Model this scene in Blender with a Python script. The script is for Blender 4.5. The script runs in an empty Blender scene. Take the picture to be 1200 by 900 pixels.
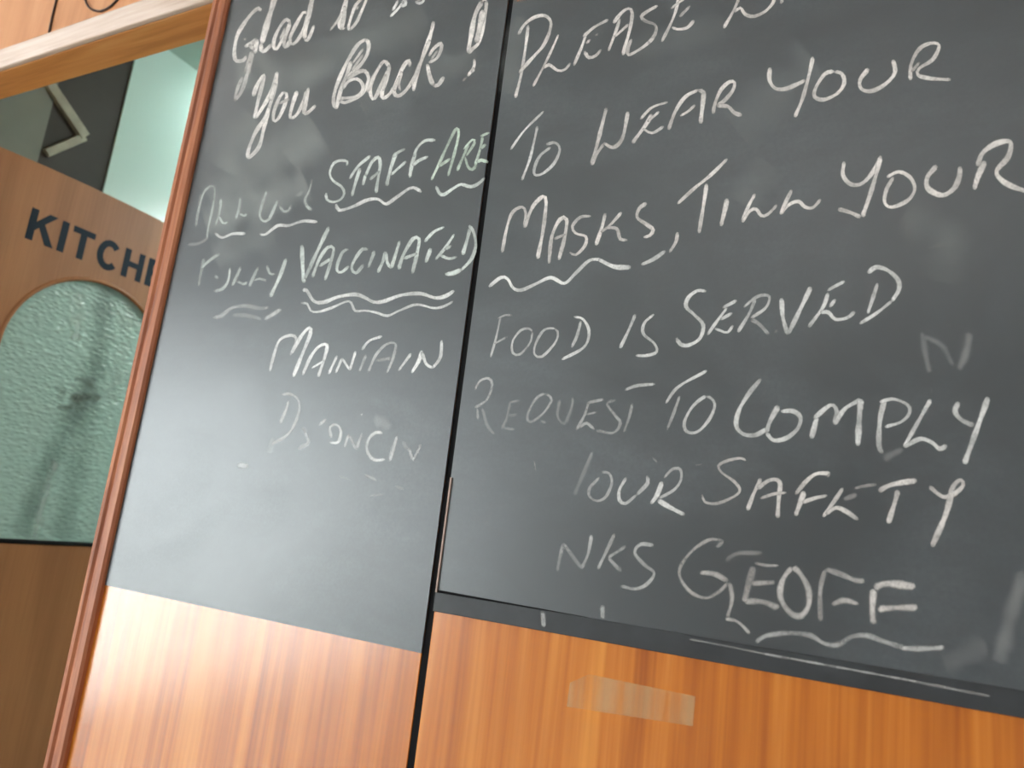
import bpy, bmesh, math, random
from mathutils import Vector, Matrix

random.seed(4)
scn = bpy.context.scene
col = scn.collection

# ------------------------------------------------------------------ camera, world, exposure
F_PX = 873.76                       # focal length in pixels of the 1200 x 900 frame
RIGHT = Vector((0.8855, 0.4503, 0.1148))
DOWN = Vector((0.0107, 0.2272, -0.9738))
FWD = Vector((-0.4646, 0.8635, 0.1964))
EYE = Vector((0.0, -0.81, 1.20))    # the board wall is the plane y = 0, the eye stands 0.81 m in front of it
cam_d = bpy.data.cameras.new('camera')
cam = bpy.data.objects.new('camera', cam_d)
col.objects.link(cam)
cam_d.sensor_width = 36.0
cam_d.lens = F_PX / 1200.0 * 36.0
cam_d.clip_start = 0.02
cam_d.dof.use_dof = True
cam_d.dof.focus_distance = 0.98
cam_d.dof.aperture_fstop = 4.8
r = RIGHT.normalized(); f = FWD.normalized(); u = r.cross(f).normalized(); r = f.cross(u)
cam.matrix_world = Matrix(((r.x, u.x, -f.x, EYE.x), (r.y, u.y, -f.y, EYE.y), (r.z, u.z, -f.z, EYE.z), (0, 0, 0, 1)))
scn.camera = cam

world = bpy.data.worlds.new('overcast_daylight')
scn.world = world
world.use_nodes = True
bg = world.node_tree.nodes['Background']
bg.inputs[0].default_value = (0.90, 0.98, 1.0, 1)
bg.inputs[1].default_value = 9.0
scn.view_settings.view_transform = 'Standard'
scn.view_settings.look = 'None'
scn.view_settings.gamma = 1.0
scn.view_settings.exposure = 0.40
scn.view_settings.use_curve_mapping = False

# the glazed shop front in the left wall: x, y range, z range
SHOP = (-3.6, -4.7, -1.35, 0.06, 2.02)
SIDE = (1.9, -4.4, -3.4, 1.0, 2.1)       # unseen window added in the right wall for general light


def portal(name, loc, rot, sx, sy):
    l = bpy.data.lights.new(name, 'AREA')
    l.shape = 'RECTANGLE'; l.size = sx; l.size_y = sy
    l.cycles.is_portal = True
    o = bpy.data.objects.new(name, l)
    o.location = loc; o.rotation_euler = rot
    col.objects.link(o)


portal('shop_front_portal', (SHOP[0] - 0.05, (SHOP[1] + SHOP[2]) / 2, (SHOP[3] + SHOP[4]) / 2), (0, -math.pi / 2, 0), SHOP[4] - SHOP[3], SHOP[2] - SHOP[1])
portal('added_window_portal', (SIDE[0] + 0.05, (SIDE[1] + SIDE[2]) / 2, (SIDE[3] + SIDE[4]) / 2), (0, math.pi / 2, 0), SIDE[4] - SIDE[3], SIDE[2] - SIDE[1])

# ------------------------------------------------------------------ helpers


def ray(px, py):
    return (RIGHT * (px - 600) + DOWN * (py - 450) + FWD * F_PX)


def on_wall(px, py, y=0.0):
    d = ray(px, py)
    return EYE + d * ((y - EYE.y) / d.y)


def on_side(px, py, x):
    d = ray(px, py)
    return EYE + d * ((x - EYE.x) / d.x)


def put(o, parent=None):
    col.objects.link(o)
    if parent is not None:
        o.parent = parent
        o.matrix_parent_inverse = Matrix.Translation(-world_loc(parent))
    return o


LOC = {}


def world_loc(o):
    return LOC.get(o.name, Vector((0, 0, 0)))


def empty(name, loc, parent=None):
    o = bpy.data.objects.new(name, None)
    o.empty_display_size = 0.05
    put(o, parent)
    o.location = loc
    if parent is not None:
        o.matrix_parent_inverse = Matrix.Translation(-world_loc(parent))
    LOC[o.name] = Vector(loc)
    return o


def tag(o, label=None, cat=None, group=None, kind=None):
    if label: o['label'] = label
    if cat: o['category'] = cat
    if group: o['group'] = group
    if kind: o['kind'] = kind
    return o


def mesh_obj(name, verts, faces, mat, parent=None, smooth=False, bevel=0.0, seg=2):
    me = bpy.data.meshes.new(name)
    me.from_pydata([tuple(v) for v in verts], [], faces)
    bm = bmesh.new(); bm.from_mesh(me)
    bmesh.ops.recalc_face_normals(bm, faces=bm.faces)
    bm.to_mesh(me); bm.free()
    if mat: me.materials.append(mat)
    if smooth:
        for p in me.polygons: p.use_smooth = True
    o = bpy.data.objects.new(name, me)
    put(o, parent)
    if bevel:
        m = o.modifiers.new('bevel', 'BEVEL'); m.width = bevel; m.segments = seg; m.limit_method = 'ANGLE'
    return o


BF = [(0, 1, 3, 2), (4, 6, 7, 5), (0, 4, 5, 1), (2, 3, 7, 6), (0, 2, 6, 4), (1, 5, 7, 3)]


def box(name, x0, x1, y0, y1, z0, z1, mat, parent=None, bevel=0.0, seg=2):
    v = [(x, y, z) for x in (x0, x1) for y in (y0, y1) for z in (z0, z1)]
    return mesh_obj(name, v, BF, mat, parent, bevel=bevel, seg=seg)


def joined_boxes(name, bxs, mat, parent=None, bevel=0.0):
    v = []; fc = []
    for (x0, x1, y0, y1, z0, z1) in bxs:
        n = len(v)
        v += [(x, y, z) for x in (x0, x1) for y in (y0, y1) for z in (z0, z1)]
        fc += [tuple(i + n for i in q) for q in BF]
    return mesh_obj(name, v, fc, mat, parent, bevel=bevel)


def catmull(pts, step):
    if len(pts) == 2:
        a, b = Vector(pts[0]), Vector(pts[1])
        n = max(2, int((b - a).length / step))
        return [a.lerp(b, i / n) for i in range(n + 1)]
    P = [Vector(p) for p in pts]
    closed = (P[0] - P[-1]).length < 1e-6
    ext = [P[-2] if closed else P[0] * 2 - P[1]] + P + [P[1] if closed else P[-1] * 2 - P[-2]]
    out = []
    for i in range(1, len(ext) - 2):
        p0, p1, p2, p3 = ext[i - 1:i + 3]
        n = max(2, int((p2 - p1).length / step))
        for k in range(n):
            t = k / n
            out.append(0.5 * ((2 * p1) + (p2 - p0) * t + (2 * p0 - 5 * p1 + 4 * p2 - p3) * t * t + (3 * p1 - p0 - 3 * p2 + p3) * t ** 3))
    out.append(ext[-2].copy())
    return out


def tube(name, pts, rad, mat, parent=None, n=8):
    P = [Vector(p) for p in pts]
    verts = []; faces = []
    up = Vector((0.13, 0.9, 0.21))
    for i, p in enumerate(P):
        t = (P[min(i + 1, len(P) - 1)] - P[max(i - 1, 0)]).normalized()
        a = t.cross(up)
        if a.length < 1e-4: a = t.cross(Vector((1, 0, 0)))
        a.normalize(); b = t.cross(a)
        for k in range(n):
            w = 2 * math.pi * k / n
            verts.append(p + a * (rad * math.cos(w)) + b * (rad * math.sin(w)))
    for i in range(len(P) - 1):
        for k in range(n):
            k2 = (k + 1) % n
            faces.append((i * n + k, i * n + k2, (i + 1) * n + k2, (i + 1) * n + k))
    faces.append(tuple(range(n))); faces.append(tuple(range((len(P) - 1) * n, len(P) * n)))
    return mesh_obj(name, verts, faces, mat, parent, smooth=True)


# ------------------------------------------------------------------ materials


class NT:
    def __init__(self, name):
        self.m = bpy.data.materials.new(name); self.m.use_nodes = True
        self.t = self.m.node_tree; self.t.nodes.clear()
        self.out = self.n('ShaderNodeOutputMaterial')

    def n(self, kind, **kw):
        nd = self.t.nodes.new(kind)
        for k, v in kw.items():
            if k.startswith('i_'):
                nd.inputs[k[2:].replace('_', ' ')].default_value = v
            else: setattr(nd, k, v)
        return nd

    def l(self, a, b): self.t.links.new(a, b)

    def math(self, op, a, b=None, clamp=False):
        nd = self.n('ShaderNodeMath', operation=op); nd.use_clamp = clamp
        for i, x in enumerate((a, b)):
            if x is None: continue
            if isinstance(x, (int, float)): nd.inputs[i].default_value = x
            else: self.l(x, nd.inputs[i])
        return nd.outputs[0]

    def noise(self, scale, vec=None, detail=3.0, rough=0.5, dist=0.0):
        nd = self.n('ShaderNodeTexNoise')
        nd.inputs['Scale'].default_value = scale; nd.inputs['Detail'].default_value = detail
        nd.inputs['Roughness'].default_value = rough; nd.inputs['Distortion'].default_value = dist
        if vec is not None: self.l(vec, nd.inputs['Vector'])
        return nd.outputs['Fac']

    def coord(self, scale=(1, 1, 1), rot=(0, 0, 0)):
        tc = self.n('ShaderNodeTexCoord'); mp = self.n('ShaderNodeMapping')
        mp.inputs['Scale'].default_value = scale; mp.inputs['Rotation'].default_value = rot
        self.l(tc.outputs['Object'], mp.inputs['Vector'])
        return mp.outputs[0]

    def ramp(self, fac, stops, interp='LINEAR'):
        nd = self.n('ShaderNodeValToRGB'); e = nd.color_ramp.elements
        nd.color_ramp.interpolation = interp
        while len(e) < len(stops): e.new(0.5)
        for i, (p, c) in enumerate(stops):
            e[i].position = p; e[i].color = (c, c, c, 1) if isinstance(c, (int, float)) else (*c, 1)
        self.l(fac, nd.inputs[0])
        return nd.outputs[0]

    def bsdf(self, **kw):
        b = self.n('ShaderNodeBsdfPrincipled')
        for k, v in kw.items(): b.inputs[k.replace('_', ' ')].default_value = v
        self.l(b.outputs[0], self.out.inputs[0])
        return b

    def bump(self, b, h, strength, dist):
        nd = self.n('ShaderNodeBump'); nd.inputs['Strength'].default_value = strength; nd.inputs['Distance'].default_value = dist
        self.l(h, nd.inputs['Height']); self.l(nd.outputs[0], b.inputs['Normal'])


def plain(name, c, rough=0.6, spec=0.5, metal=0.0, var=0.08, scale=9.0):
    t = NT(name); b = t.bsdf(Roughness=rough, Metallic=metal); b.inputs['Specular IOR Level'].default_value = spec
    k = t.noise(scale, t.coord(), 4.0)
    t.l(t.ramp(k, [(0.3, tuple(x * (1 - var) for x in c)), (0.7, tuple(min(1, x * (1 + var)) for x in c))]), b.inputs['Base Color'])
    return t.m


def wood(name, dark, mid, light, rough, scale=(26, 26, 0.9), spec=0.5, bump=0.02, coat=0.0, fine=(170, 170, 4)):
    t = NT(name); b = t.bsdf(Roughness=rough); b.inputs['Specular IOR Level'].default_value = spec
    b.inputs['Coat Weight'].default_value = coat; b.inputs['Coat Roughness'].default_value = rough * 0.8
    g = t.noise(1.0, t.coord(scale), 3.0, 0.55, 0.6)
    fi = t.noise(1.0, t.coord(fine), 2.0)
    k = t.math('ADD', t.math('MULTIPLY', g, 0.75), t.math('MULTIPLY', fi, 0.25))
    t.l(t.ramp(k, [(0.34, dark), (0.5, mid), (0.66, light)]), b.inputs['Base Color'])
    t.bump(b, fi, 0.2, bump * 0.01)
    return t.m


PANEL_WOOD = wood('orange_wood_laminate', (0.42, 0.100, 0.010), (0.64, 0.190, 0.020), (0.80, 0.300, 0.045), 0.25, coat=0.8, spec=0.65)
TRIM_WOOD = wood('red_brown_trim_wood', (0.30, 0.095, 0.045), (0.46, 0.15, 0.065), (0.60, 0.23, 0.10), 0.52, (60, 60, 5))
HEADER_WOOD = wood('pale_orange_header_wood', (0.66, 0.29, 0.125), (0.74, 0.34, 0.155), (0.79, 0.39, 0.185), 0.6, (14, 14, 2.0))
SOFFIT_WOOD = wood('lintel_wood', (0.60, 0.23, 0.055), (0.74, 0.31, 0.085), (0.80, 0.38, 0.13), 0.5, (2.2, 40, 40), fine=(8, 200, 200))
FACING_WOOD = wood('pale_gloss_facing_wood', (0.66, 0.47, 0.36), (0.76, 0.58, 0.47), (0.82, 0.68, 0.58), 0.22, (3, 60, 60), fine=(10, 200, 200))  # paler and smoother than the lintel beam wood
DOOR_WOOD = wood('kitchen_door_wood', (0.34, 0.13, 0.048), (0.41, 0.165, 0.062), (0.48, 0.20, 0.078), 0.45, (9, 9, 1.2))
GAP_SHADOW_BLACK = plain('gap_and_shadow_black', (0.012, 0.012, 0.013), 0.9, 0.1)
WORN_EDGE = plain('worn_wood_edge', (0.45, 0.32, 0.27), 0.6)
LETTER_BLUE = plain('navy_black_sign_paint', (0.016, 0.027, 0.042), 0.6, 0.2)
def gloss_paint():
    t = NT('gloss_pale_cyan_paint'); b = t.bsdf(Roughness=0.20)
    b.inputs['Base Color'].default_value = (0.60, 0.77, 0.72, 1)
    t.bump(b, t.noise(1.0, t.coord((60, 60, 9)), 3.0), 0.22, 0.003)
    return t.m


CYAN_WALL = gloss_paint()
CYAN_CEIL = plain('pale_green_ceiling_paint', (0.52, 0.66, 0.60), 0.7, var=0.03)
OLIVE_WALL = plain('grey_olive_wall_paint', (0.20, 0.20, 0.165), 0.6, var=0.1, scale=5)
DARK_BOARD = plain('dark_brown_grey_board', (0.042, 0.034, 0.028), 0.7, var=0.15, scale=6)
BRACKET = plain('dull_painted_metal', (0.36, 0.33, 0.25), 0.5, var=0.15, scale=30)
BROWN_BOX = plain('brown_plastic', (0.07, 0.055, 0.04), 0.5)
BACK_WALL = plain('brown_panel_paint', (0.26, 0.20, 0.16), 0.7, var=0.1)
CREAM = plain('cream_wall_paint', (0.56, 0.54, 0.50), 0.8, var=0.03)
CEIL = plain('white_ceiling_paint', (0.80, 0.79, 0.76), 0.85, var=0.02)
FLOOR_MAT = plain('beige_floor_tile', (0.36, 0.33, 0.30), 0.4, var=0.08, scale=4)
PAVING = plain('pale_concrete_paving', (0.78, 0.77, 0.74), 0.85)
CABLE = plain('dark_cable', (0.05, 0.025, 0.018), 0.5)
WHITE_METAL = plain('white_enamel', (0.8, 0.8, 0.8), 0.4)
FRAME_METAL = plain('grey_aluminium', (0.45, 0.46, 0.47), 0.35, metal=0.8)


def board_material(name):
    t = NT(name); b = t.bsdf(); b.inputs['Specular IOR Level'].default_value = 0.95
    b.inputs['Coat Weight'].default_value = 0.55; b.inputs['Coat Roughness'].default_value = 0.42
    big = t.noise(2.6, t.coord((1, 1, 1.3)), 4.0, 0.6, 0.8)
    wipe = t.noise(1.0, t.coord((5, 5, 16), (0, math.radians(28), 0)), 4.0, 0.6, 0.5)
    fine = t.noise(260.0, t.coord(), 2.0)
    d = t.math('MULTIPLY', t.ramp(big, [(0.40, 0.0), (0.72, 1.0)]), t.ramp(wipe, [(0.30, 0.25), (0.75, 1.0)]))
    mix = t.n('ShaderNodeMix', data_type='RGBA')
    mix.inputs[6].default_value = (0.033, 0.043, 0.052, 1); mix.inputs[7].default_value = (0.100, 0.120, 0.132, 1)
    t.l(t.math('MULTIPLY', d, t.ramp(fine, [(0.3, 0.6), (0.7, 1.0)])), mix.inputs[0])
    t.l(mix.outputs[2], b.inputs['Base Color'])
    t.l(t.ramp(big, [(0.35, 0.38), (0.7, 0.46)]), b.inputs['Roughness'])
    t.bump(b, fine, 0.12, 0.0003)
    return t.m


BOARD = board_material('black_chalkboard_paint')
STRIP = plain('black_tape_strip', (0.036, 0.040, 0.045), 0.5, var=0.2, scale=30)


def chalk_material():
    t = NT('chalk')
    a = t.n('ShaderNodeAttribute', attribute_name='across'); s = t.n('ShaderNodeAttribute', attribute_name='strength')
    tint = t.n('ShaderNodeAttribute', attribute_name='tint'); so = t.n('ShaderNodeAttribute', attribute_name='soft')
    edge = t.math('SUBTRACT', 1.0, t.math('ABSOLUTE', a.outputs['Fac']))
    edge = t.math('DIVIDE', edge, so.outputs['Fac'], True)
    sm = t.n('ShaderNodeMapRange', interpolation_type='SMOOTHERSTEP'); t.l(edge, sm.inputs[0])
    g = t.noise(420.0, t.coord((1, 1, 0.7)), 3.0, 0.6)
    g2 = t.noise(70.0, t.coord(), 3.0, 0.6)
    grain = t.math('MULTIPLY', t.ramp(g, [(0.30, 0.74), (0.55, 1.0)]), t.ramp(g2, [(0.28, 0.72), (0.55, 1.0)]))
    al = t.math('MULTIPLY', t.math('MULTIPLY', sm.outputs[0], s.outputs['Fac']), grain, True)
    d = t.n('ShaderNodeBsdfPrincipled'); t.l(tint.outputs['Color'], d.inputs['Base Color'])
    d.inputs['Roughness'].default_value = 0.42; d.inputs['Specular IOR Level'].default_value = 0.95
    tr = t.n('ShaderNodeBsdfTransparent'); mx = t.n('ShaderNodeMixShader')
    t.l(al, mx.inputs[0]); t.l(tr.outputs[0], mx.inputs[1]); t.l(d.outputs[0], mx.inputs[2]); t.l(mx.outputs[0], t.out.inputs[0])
    return t.m


CHALK = chalk_material()


def glass_material():
    t = NT('hammered_green_glass'); b = t.bsdf(Roughness=0.22, IOR=1.45)
    b.inputs['Base Color'].default_value = (0.62, 0.82, 0.74, 1)
    b.inputs['Transmission Weight'].default_value = 0.28
    v = t.n('ShaderNodeTexVoronoi', feature='SMOOTH_F1'); v.inputs['Scale'].default_value = 1.0
    t.l(t.coord((60, 60, 110)), v.inputs['Vector'])
    t.bump(b, v.outputs['Distance'], 0.9, 0.004)
    return t.m


GLASS = glass_material()


def tape_material():
    t = NT('translucent_tape')
    d = t.n('ShaderNodeBsdfPrincipled'); d.inputs['Base Color'].default_value = (0.86, 0.56, 0.28, 1); d.inputs['Roughness'].default_value = 0.25
    tr = t.n('ShaderNodeBsdfTransparent'); mx = t.n('ShaderNodeMixShader')
    k = t.noise(1.0, t.coord((45, 45, 3)), 3.0)
    t.l(t.ramp(k, [(0.35, 0.06), (0.65, 0.36)]), mx.inputs[0])
    t.l(tr.outputs[0], mx.inputs[1]); t.l(d.outputs[0], mx.inputs[2]); t.l(mx.outputs[0], t.out.inputs[0])
    return t.m


TAPE = tape_material()


def lamp_material(name, c, s):
    t = NT(name); e = t.n('ShaderNodeEmission'); e.inputs[0].default_value = (*c, 1); e.inputs[1].default_value = s
    t.l(e.outputs[0], t.out.inputs[0]); return t.m


def clear_glass():
    t = NT('clear_window_glass')
    tr = t.n('ShaderNodeBsdfTransparent'); gl = t.n('ShaderNodeBsdfGlossy'); gl.inputs['Roughness'].default_value = 0.02
    mx = t.n('ShaderNodeMixShader'); mx.inputs[0].default_value = 0.04
    t.l(tr.outputs[0], mx.inputs[1]); t.l(gl.outputs[0], mx.inputs[2]); t.l(mx.outputs[0], t.out.inputs[0])
    return t.m


PANE = clear_glass()

# ------------------------------------------------------------------ the dining room
CZ = 2.83                                # ceiling height
XL, XR, YB = -3.6, 1.9, -5.2             # left, right, back walls


def structure(o): return tag(o, kind='structure')


structure(box('floor', XL - 0.15, XR + 0.15, YB - 0.15, 3.2, -0.06, 0.0, FLOOR_MAT))
structure(box('ceiling', XL - 0.15, XR + 0.15, YB - 0.15, 3.2, CZ, CZ + 0.08, CEIL))
structure(box('wall_back', XL - 0.15, XR + 0.15, YB - 0.15, YB, 0, CZ, BACK_WALL))


def holed_wall(name, xa, xb, y0, y1, hole, mat):
    _, h0, h1, z0, z1 = hole
    return structure(joined_boxes(name, [(xa, xb, y0, h0, 0, CZ), (xa, xb, h1, y1, 0, CZ), (xa, xb, h0, h1, 0, z0), (xa, xb, h0, h1, z1, CZ)], mat))


holed_wall('wall_left', XL - 0.12, XL, YB, 0.0, SHOP, CREAM)
holed_wall('wall_right', XR, XR + 0.12, YB, 0.0, SIDE, CREAM)
structure(box('ground', XL - 9.0, XL - 0.15, -12, 6, -0.12, -0.06, PAVING))


def window(name, hole, bars, xs):
    x, y0, y1, z0, z1 = hole
    e = structure(empty(name, (x, (y0 + y1) / 2, z0)))
    a, b = x + xs * 0.03, x + xs * 0.08
    a, b = min(a, b), max(a, b)
    box('sill', a, b, y0, y1, z0, z0 + 0.05, FRAME_METAL, e)
    box('head', a, b, y0, y1, z1 - 0.05, z1, FRAME_METAL, e)
    ys = [y0 + (y1 - y0) * i / bars for i in range(bars + 1)]
    for i, yy in enumerate(ys):
        c = min(max(yy, y0 + 0.025), y1 - 0.025)
        box('mullion', a, b, c - 0.025, c + 0.025, z0 + 0.05, z1 - 0.05, FRAME_METAL, e)
    for i in range(bars):
        box('pane', (a + b) / 2 - 0.003, (a + b) / 2 + 0.003, ys[i] + 0.03, ys[i + 1] - 0.03, z0 + 0.05, z1 - 0.05, PANE, e)


window('window_1', SHOP, 3, -1)
window('added_side_window', SIDE, 2, 1)


def tube_light(name, label, x0, x1, y, z, along, strength, colour, length=None):
    e = tag(empty(name, (x0, y, z)), label, 'lamp')
    if along == 'x':
        box('housing', x0, x1, y - 0.03, y + 0.03, z - 0.045, z, WHITE_METAL, e, 0.004)
        tube('tube', [(x0 + 0.04, y, z - 0.065), (x1 - 0.04, y, z - 0.065)], 0.016, lamp_material('fluorescent_' + name, colour, strength), e, 12)
        for x in (x0 + 0.02, x1 - 0.02):
            box('holder', x - 0.02, x + 0.02, y - 0.02, y + 0.02, z - 0.085, z - 0.045, WHITE_METAL, e)
    else:
        box('housing', x0 - 0.03, x0 + 0.03, y, y + length, z - 0.045, z, WHITE_METAL, e, 0.004)
        tube('tube', [(x0, y + 0.04, z - 0.065), (x0, y + length - 0.04, z - 0.065)], 0.016, lamp_material('fluorescent_' + name, colour, strength), e, 12)
        for yy in (y + 0.02, y + length - 0.02):
            box('holder', x0 - 0.02, x0 + 0.02, yy - 0.02, yy + 0.02, z - 0.085, z - 0.045, WHITE_METAL, e)
    return e


tube_light('ceiling_tube_light', 'white fluorescent tube fitting on the dining room ceiling near the kitchen opening', -3.3, -2.1, -0.66, CZ, 'x', 16.0, (1.0, 0.98, 0.97))
tube_light('added_dining_fill_tube', 'added unseen fluorescent tube for general light over the middle of the dining room', -1.0, 0.6, -2.4, CZ, 'x', 18.0, (1.0, 0.97, 0.95))  # unseen fill tube, added for general light on the boards
tube_light('kitchen_tube_light', 'white fluorescent tube fitting on the kitchen ceiling beside the cyan wall', -2.315, None, 0.94, CZ - 0.012, 'y', 40.0, (0.88, 1.0, 0.97), 1.2)
tube_light('added_kitchen_fill_tube', 'added unseen fluorescent tube lighting the door and cyan wall from the kitchen ceiling', -1.6, -0.1, 1.95, CZ - 0.012, 'x', 120.0, (0.92, 1.0, 0.97))  # second kitchen tube, out of view, added to brighten door and cyan wall

# ------------------------------------------------------------------ the board wall
X_POST0, X_POST1 = -1.168, -1.1265       # wooden edge strip between doorway and boards
X_SEAM0, X_SEAM1 = -0.5165, -0.5065      # dark gap between the two boards
X_END = 0.114                            # right end of the second board
Z_LIN = EYE.z + 0.932                    # underside of the lintel
Z_LIN2 = EYE.z + 0.987                   # top of its facing
X_JAMB = -2.145                          # left side of the doorway
Z_L = EYE.z - 0.1535                     # lower edge of the left board paint
Z_R = EYE.z - 0.1025                     # lower edge of the right board
Z_RS = EYE.z - 0.0800                    # top of its bottom strip

wf = structure(empty('wall_front', (0, 0.02, 0)))
box('wood_panel', X_POST1 - 0.006, X_SEAM0, 0.0, 0.018, 0.0, CZ, PANEL_WOOD, wf, 0.001)
box('wood_panel', X_SEAM1, X_END, 0.0, 0.018, 0.0, CZ, PANEL_WOOD, wf, 0.001)
box('wood_panel', X_END + 0.010, X_END + 0.62, 0.0, 0.018, 0.0, CZ, PANEL_WOOD, wf, 0.001)
box('wood_panel', X_END + 0.63, XR, 0.0, 0.018, 0.0, CZ, PANEL_WOOD, wf, 0.001)
box('core', X_POST0 + 0.004, XR, 0.019, 0.10, 0.0, CZ, GAP_SHADOW_BLACK, wf)
box('header_panel', X_JAMB, X_POST0, 0.010, 0.085, Z_LIN2, CZ, HEADER_WOOD, wf)
box('side_wall', XL, X_JAMB - 0.04, 0.0, 0.10, 0.0, CZ, CREAM, wf)
box('seam_filler', X_SEAM0 - 0.0015, X_SEAM1 + 0.0015, 0.0012, 0.019, 0.0, CZ, GAP_SHADOW_BLACK, wf)
box('seam_filler', X_END - 0.001, X_END + 0.011, 0.0012, 0.019, 0.0, CZ, GAP_SHADOW_BLACK, wf)
e1 = on_wall(531, 560); e2 = on_wall(508, 706)
box('worn_edge', X_SEAM1, X_SEAM1 + 0.0022, -0.0035, -0.0001, Z_RS, e1.z, WORN_EDGE, wf)

tr = structure(empty('trim_1', (X_JAMB, 0.0, Z_LIN)))
box('lintel_beam', X_JAMB, X_POST0 + 0.003, 0.006, 0.082, Z_LIN, Z_LIN2, SOFFIT_WOOD, tr, 0.002)
box('lintel_facing', X_JAMB, X_POST0 + 0.003, -0.006, 0.006, Z_LIN, Z_LIN2, FACING_WOOD, tr, 0.003)

# rounded edge strip of the boards, standing proud of the wall
prof = [(X_POST0, 0.09), (X_POST0, -0.006), (X_POST0 + 0.004, -0.011), (X_POST0 + 0.015, -0.013), (X_POST0 + 0.019, -0.0095), (X_POST0 + 0.026, -0.011), (X_POST1 - 0.004, -0.010), (X_POST1, -0.006), (X_POST1, 0.0)]
pv = [(x, y, z) for z in (0.0, CZ) for x, y in prof]
n = len(prof)
pf = [(i, i + 1, n + i + 1, n + i) for i in range(n - 1)] + [tuple(range(n)), tuple(range(n, 2 * n)), (n - 1, 0, n, 2 * n - 1)]
tr2 = structure(mesh_obj('trim_2', pv, pf, TRIM_WOOD))
tr3 = structure(box('trim_3', X_JAMB - 0.04, X_JAMB, -0.008, 0.10, 0, Z_LIN, TRIM_WOOD, None, 0.004))

# cable on the header panel
cp = [(57, 41), (60, 25), (66, 0), (73, -28), (84, -38), (95, -24), (100, 0), (106, 10), (118, 13), (130, 7), (140, -4), (156, -26), (160, -60)]
cpt = catmull([on_wall(a, b, 0.0075) for a, b in cp], 0.012)
tag(tube('loose_cable', cpt, 0.0024, CABLE), 'thin dark cable looped on the orange wood panel above the doorway', 'cable')

# ------------------------------------------------------------------ kitchen behind the doorway
XC = -2.45
YE = 0.625
kw = structure(empty('wall_kitchen_left', (XC, 0.1, 0)))
box('olive_wall', XC - 0.12, XC, 0.10, 0.40, 0, CZ, OLIVE_WALL, kw)
box('dark_board', XC - 0.12, XC - 0.006, 0.40, YE, 0, CZ, DARK_BOARD, kw)
box('cyan_wall', XC - 0.12, XC, YE, 3.1, 0, CZ, CYAN_WALL, kw)
structure(box('wall_kitchen_right', XR, XR + 0.12, 0.0, 3.2, 0, CZ, CYAN_CEIL))
structure(box('wall_kitchen_back', XC, XR, 3.1, 3.2, 0, CZ, CYAN_CEIL))
structure(box('ceiling_kitchen', XC - 0.12, XR, 0.10, 3.1, CZ - 0.012, CZ - 0.0005, CYAN_CEIL))

bk = tag(empty('wall_bracket', (XC, 0.45, 2.2)), 'pale bent metal bracket on the dark board above the kitchen door', 'bracket')
q1, q2, q3 = on_side(58, 96, XC + 0.01), on_side(101, 160, XC + 0.01), on_side(56, 179, XC + 0.01)


def flat_bar(name, a, b, w, mat, parent, x0, x1):
    a2 = Vector((a.y, a.z)); b2 = Vector((b.y, b.z)); d = (b2 - a2).normalized(); nn = Vector((-d.y, d.x)) * w / 2
    q = [a2 - nn, b2 - nn, b2 + nn, a2 + nn]
    v = [(x, p.x, p.y) for x in (x0, x1) for p in q]
    return mesh_obj(name, v, [(0, 1, 2, 3), (4, 5, 6, 7), (0, 1, 5, 4), (1, 2, 6, 5), (2, 3, 7, 6), (3, 0, 4, 7)], mat, parent, bevel=0.003)


flat_bar('arm', q1, q2, 0.034, BRACKET, bk, XC - 0.031, XC + 0.012)
flat_bar('brace', q2, q3, 0.026, BRACKET, bk, XC - 0.031, XC + 0.008)
s1, s2 = on_side(66, 446, XC), on_side(116, 478, XC)
sb = tag(empty('switch_box', (XC, s1.y, s2.z)), 'small brown box fixed to the wall behind the patterned door glass', 'switch box')
box('box_body', XC - 0.03, XC + 0.045, s1.y, s2.y, s2.z, s1.z, BROWN_BOX, sb, 0.006)
box('rocker', XC + 0.045, XC + 0.052, s1.y + 0.03, s2.y - 0.03, s2.z + 0.02, s1.z - 0.015, BROWN_BOX, sb, 0.002)

# the kitchen door, swung open square to the wall
XD = -2.10; DT = 0.036
DY0, DY1, DZ0 = 0.06, 0.945, 0.012
DTOP = on_side(123, 226, XD).z
GC, GR = 0.495, 0.253
GAPEX = on_side(112, 326, XD).z
GCZ = GAPEX - GR
GBOT = EYE.z - 0.121 * 1.448
door = empty('door_1', (XD, DY0, 0.0))
tag(door, 'brown wooden kitchen door with arched patterned glass and dark lettering, standing open', None, None, 'structure')
NA = 32
bm = bmesh.new()
vc = {}


def V(y, z):
    k = (round(y, 5), round(z, 5))
    if k not in vc: vc[k] = bm.verts.new((XD, y, z))
    return vc[k]


arc = [(GC - GR * math.cos(math.pi * i / NA), GCZ + GR * math.sin(math.pi * i / NA)) for i in range(NA + 1)]


def dtop(y):    # the top edge sinks slightly at both corners
    return DTOP - 0.016 * ((y - GC) / 0.44) ** 2


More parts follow.
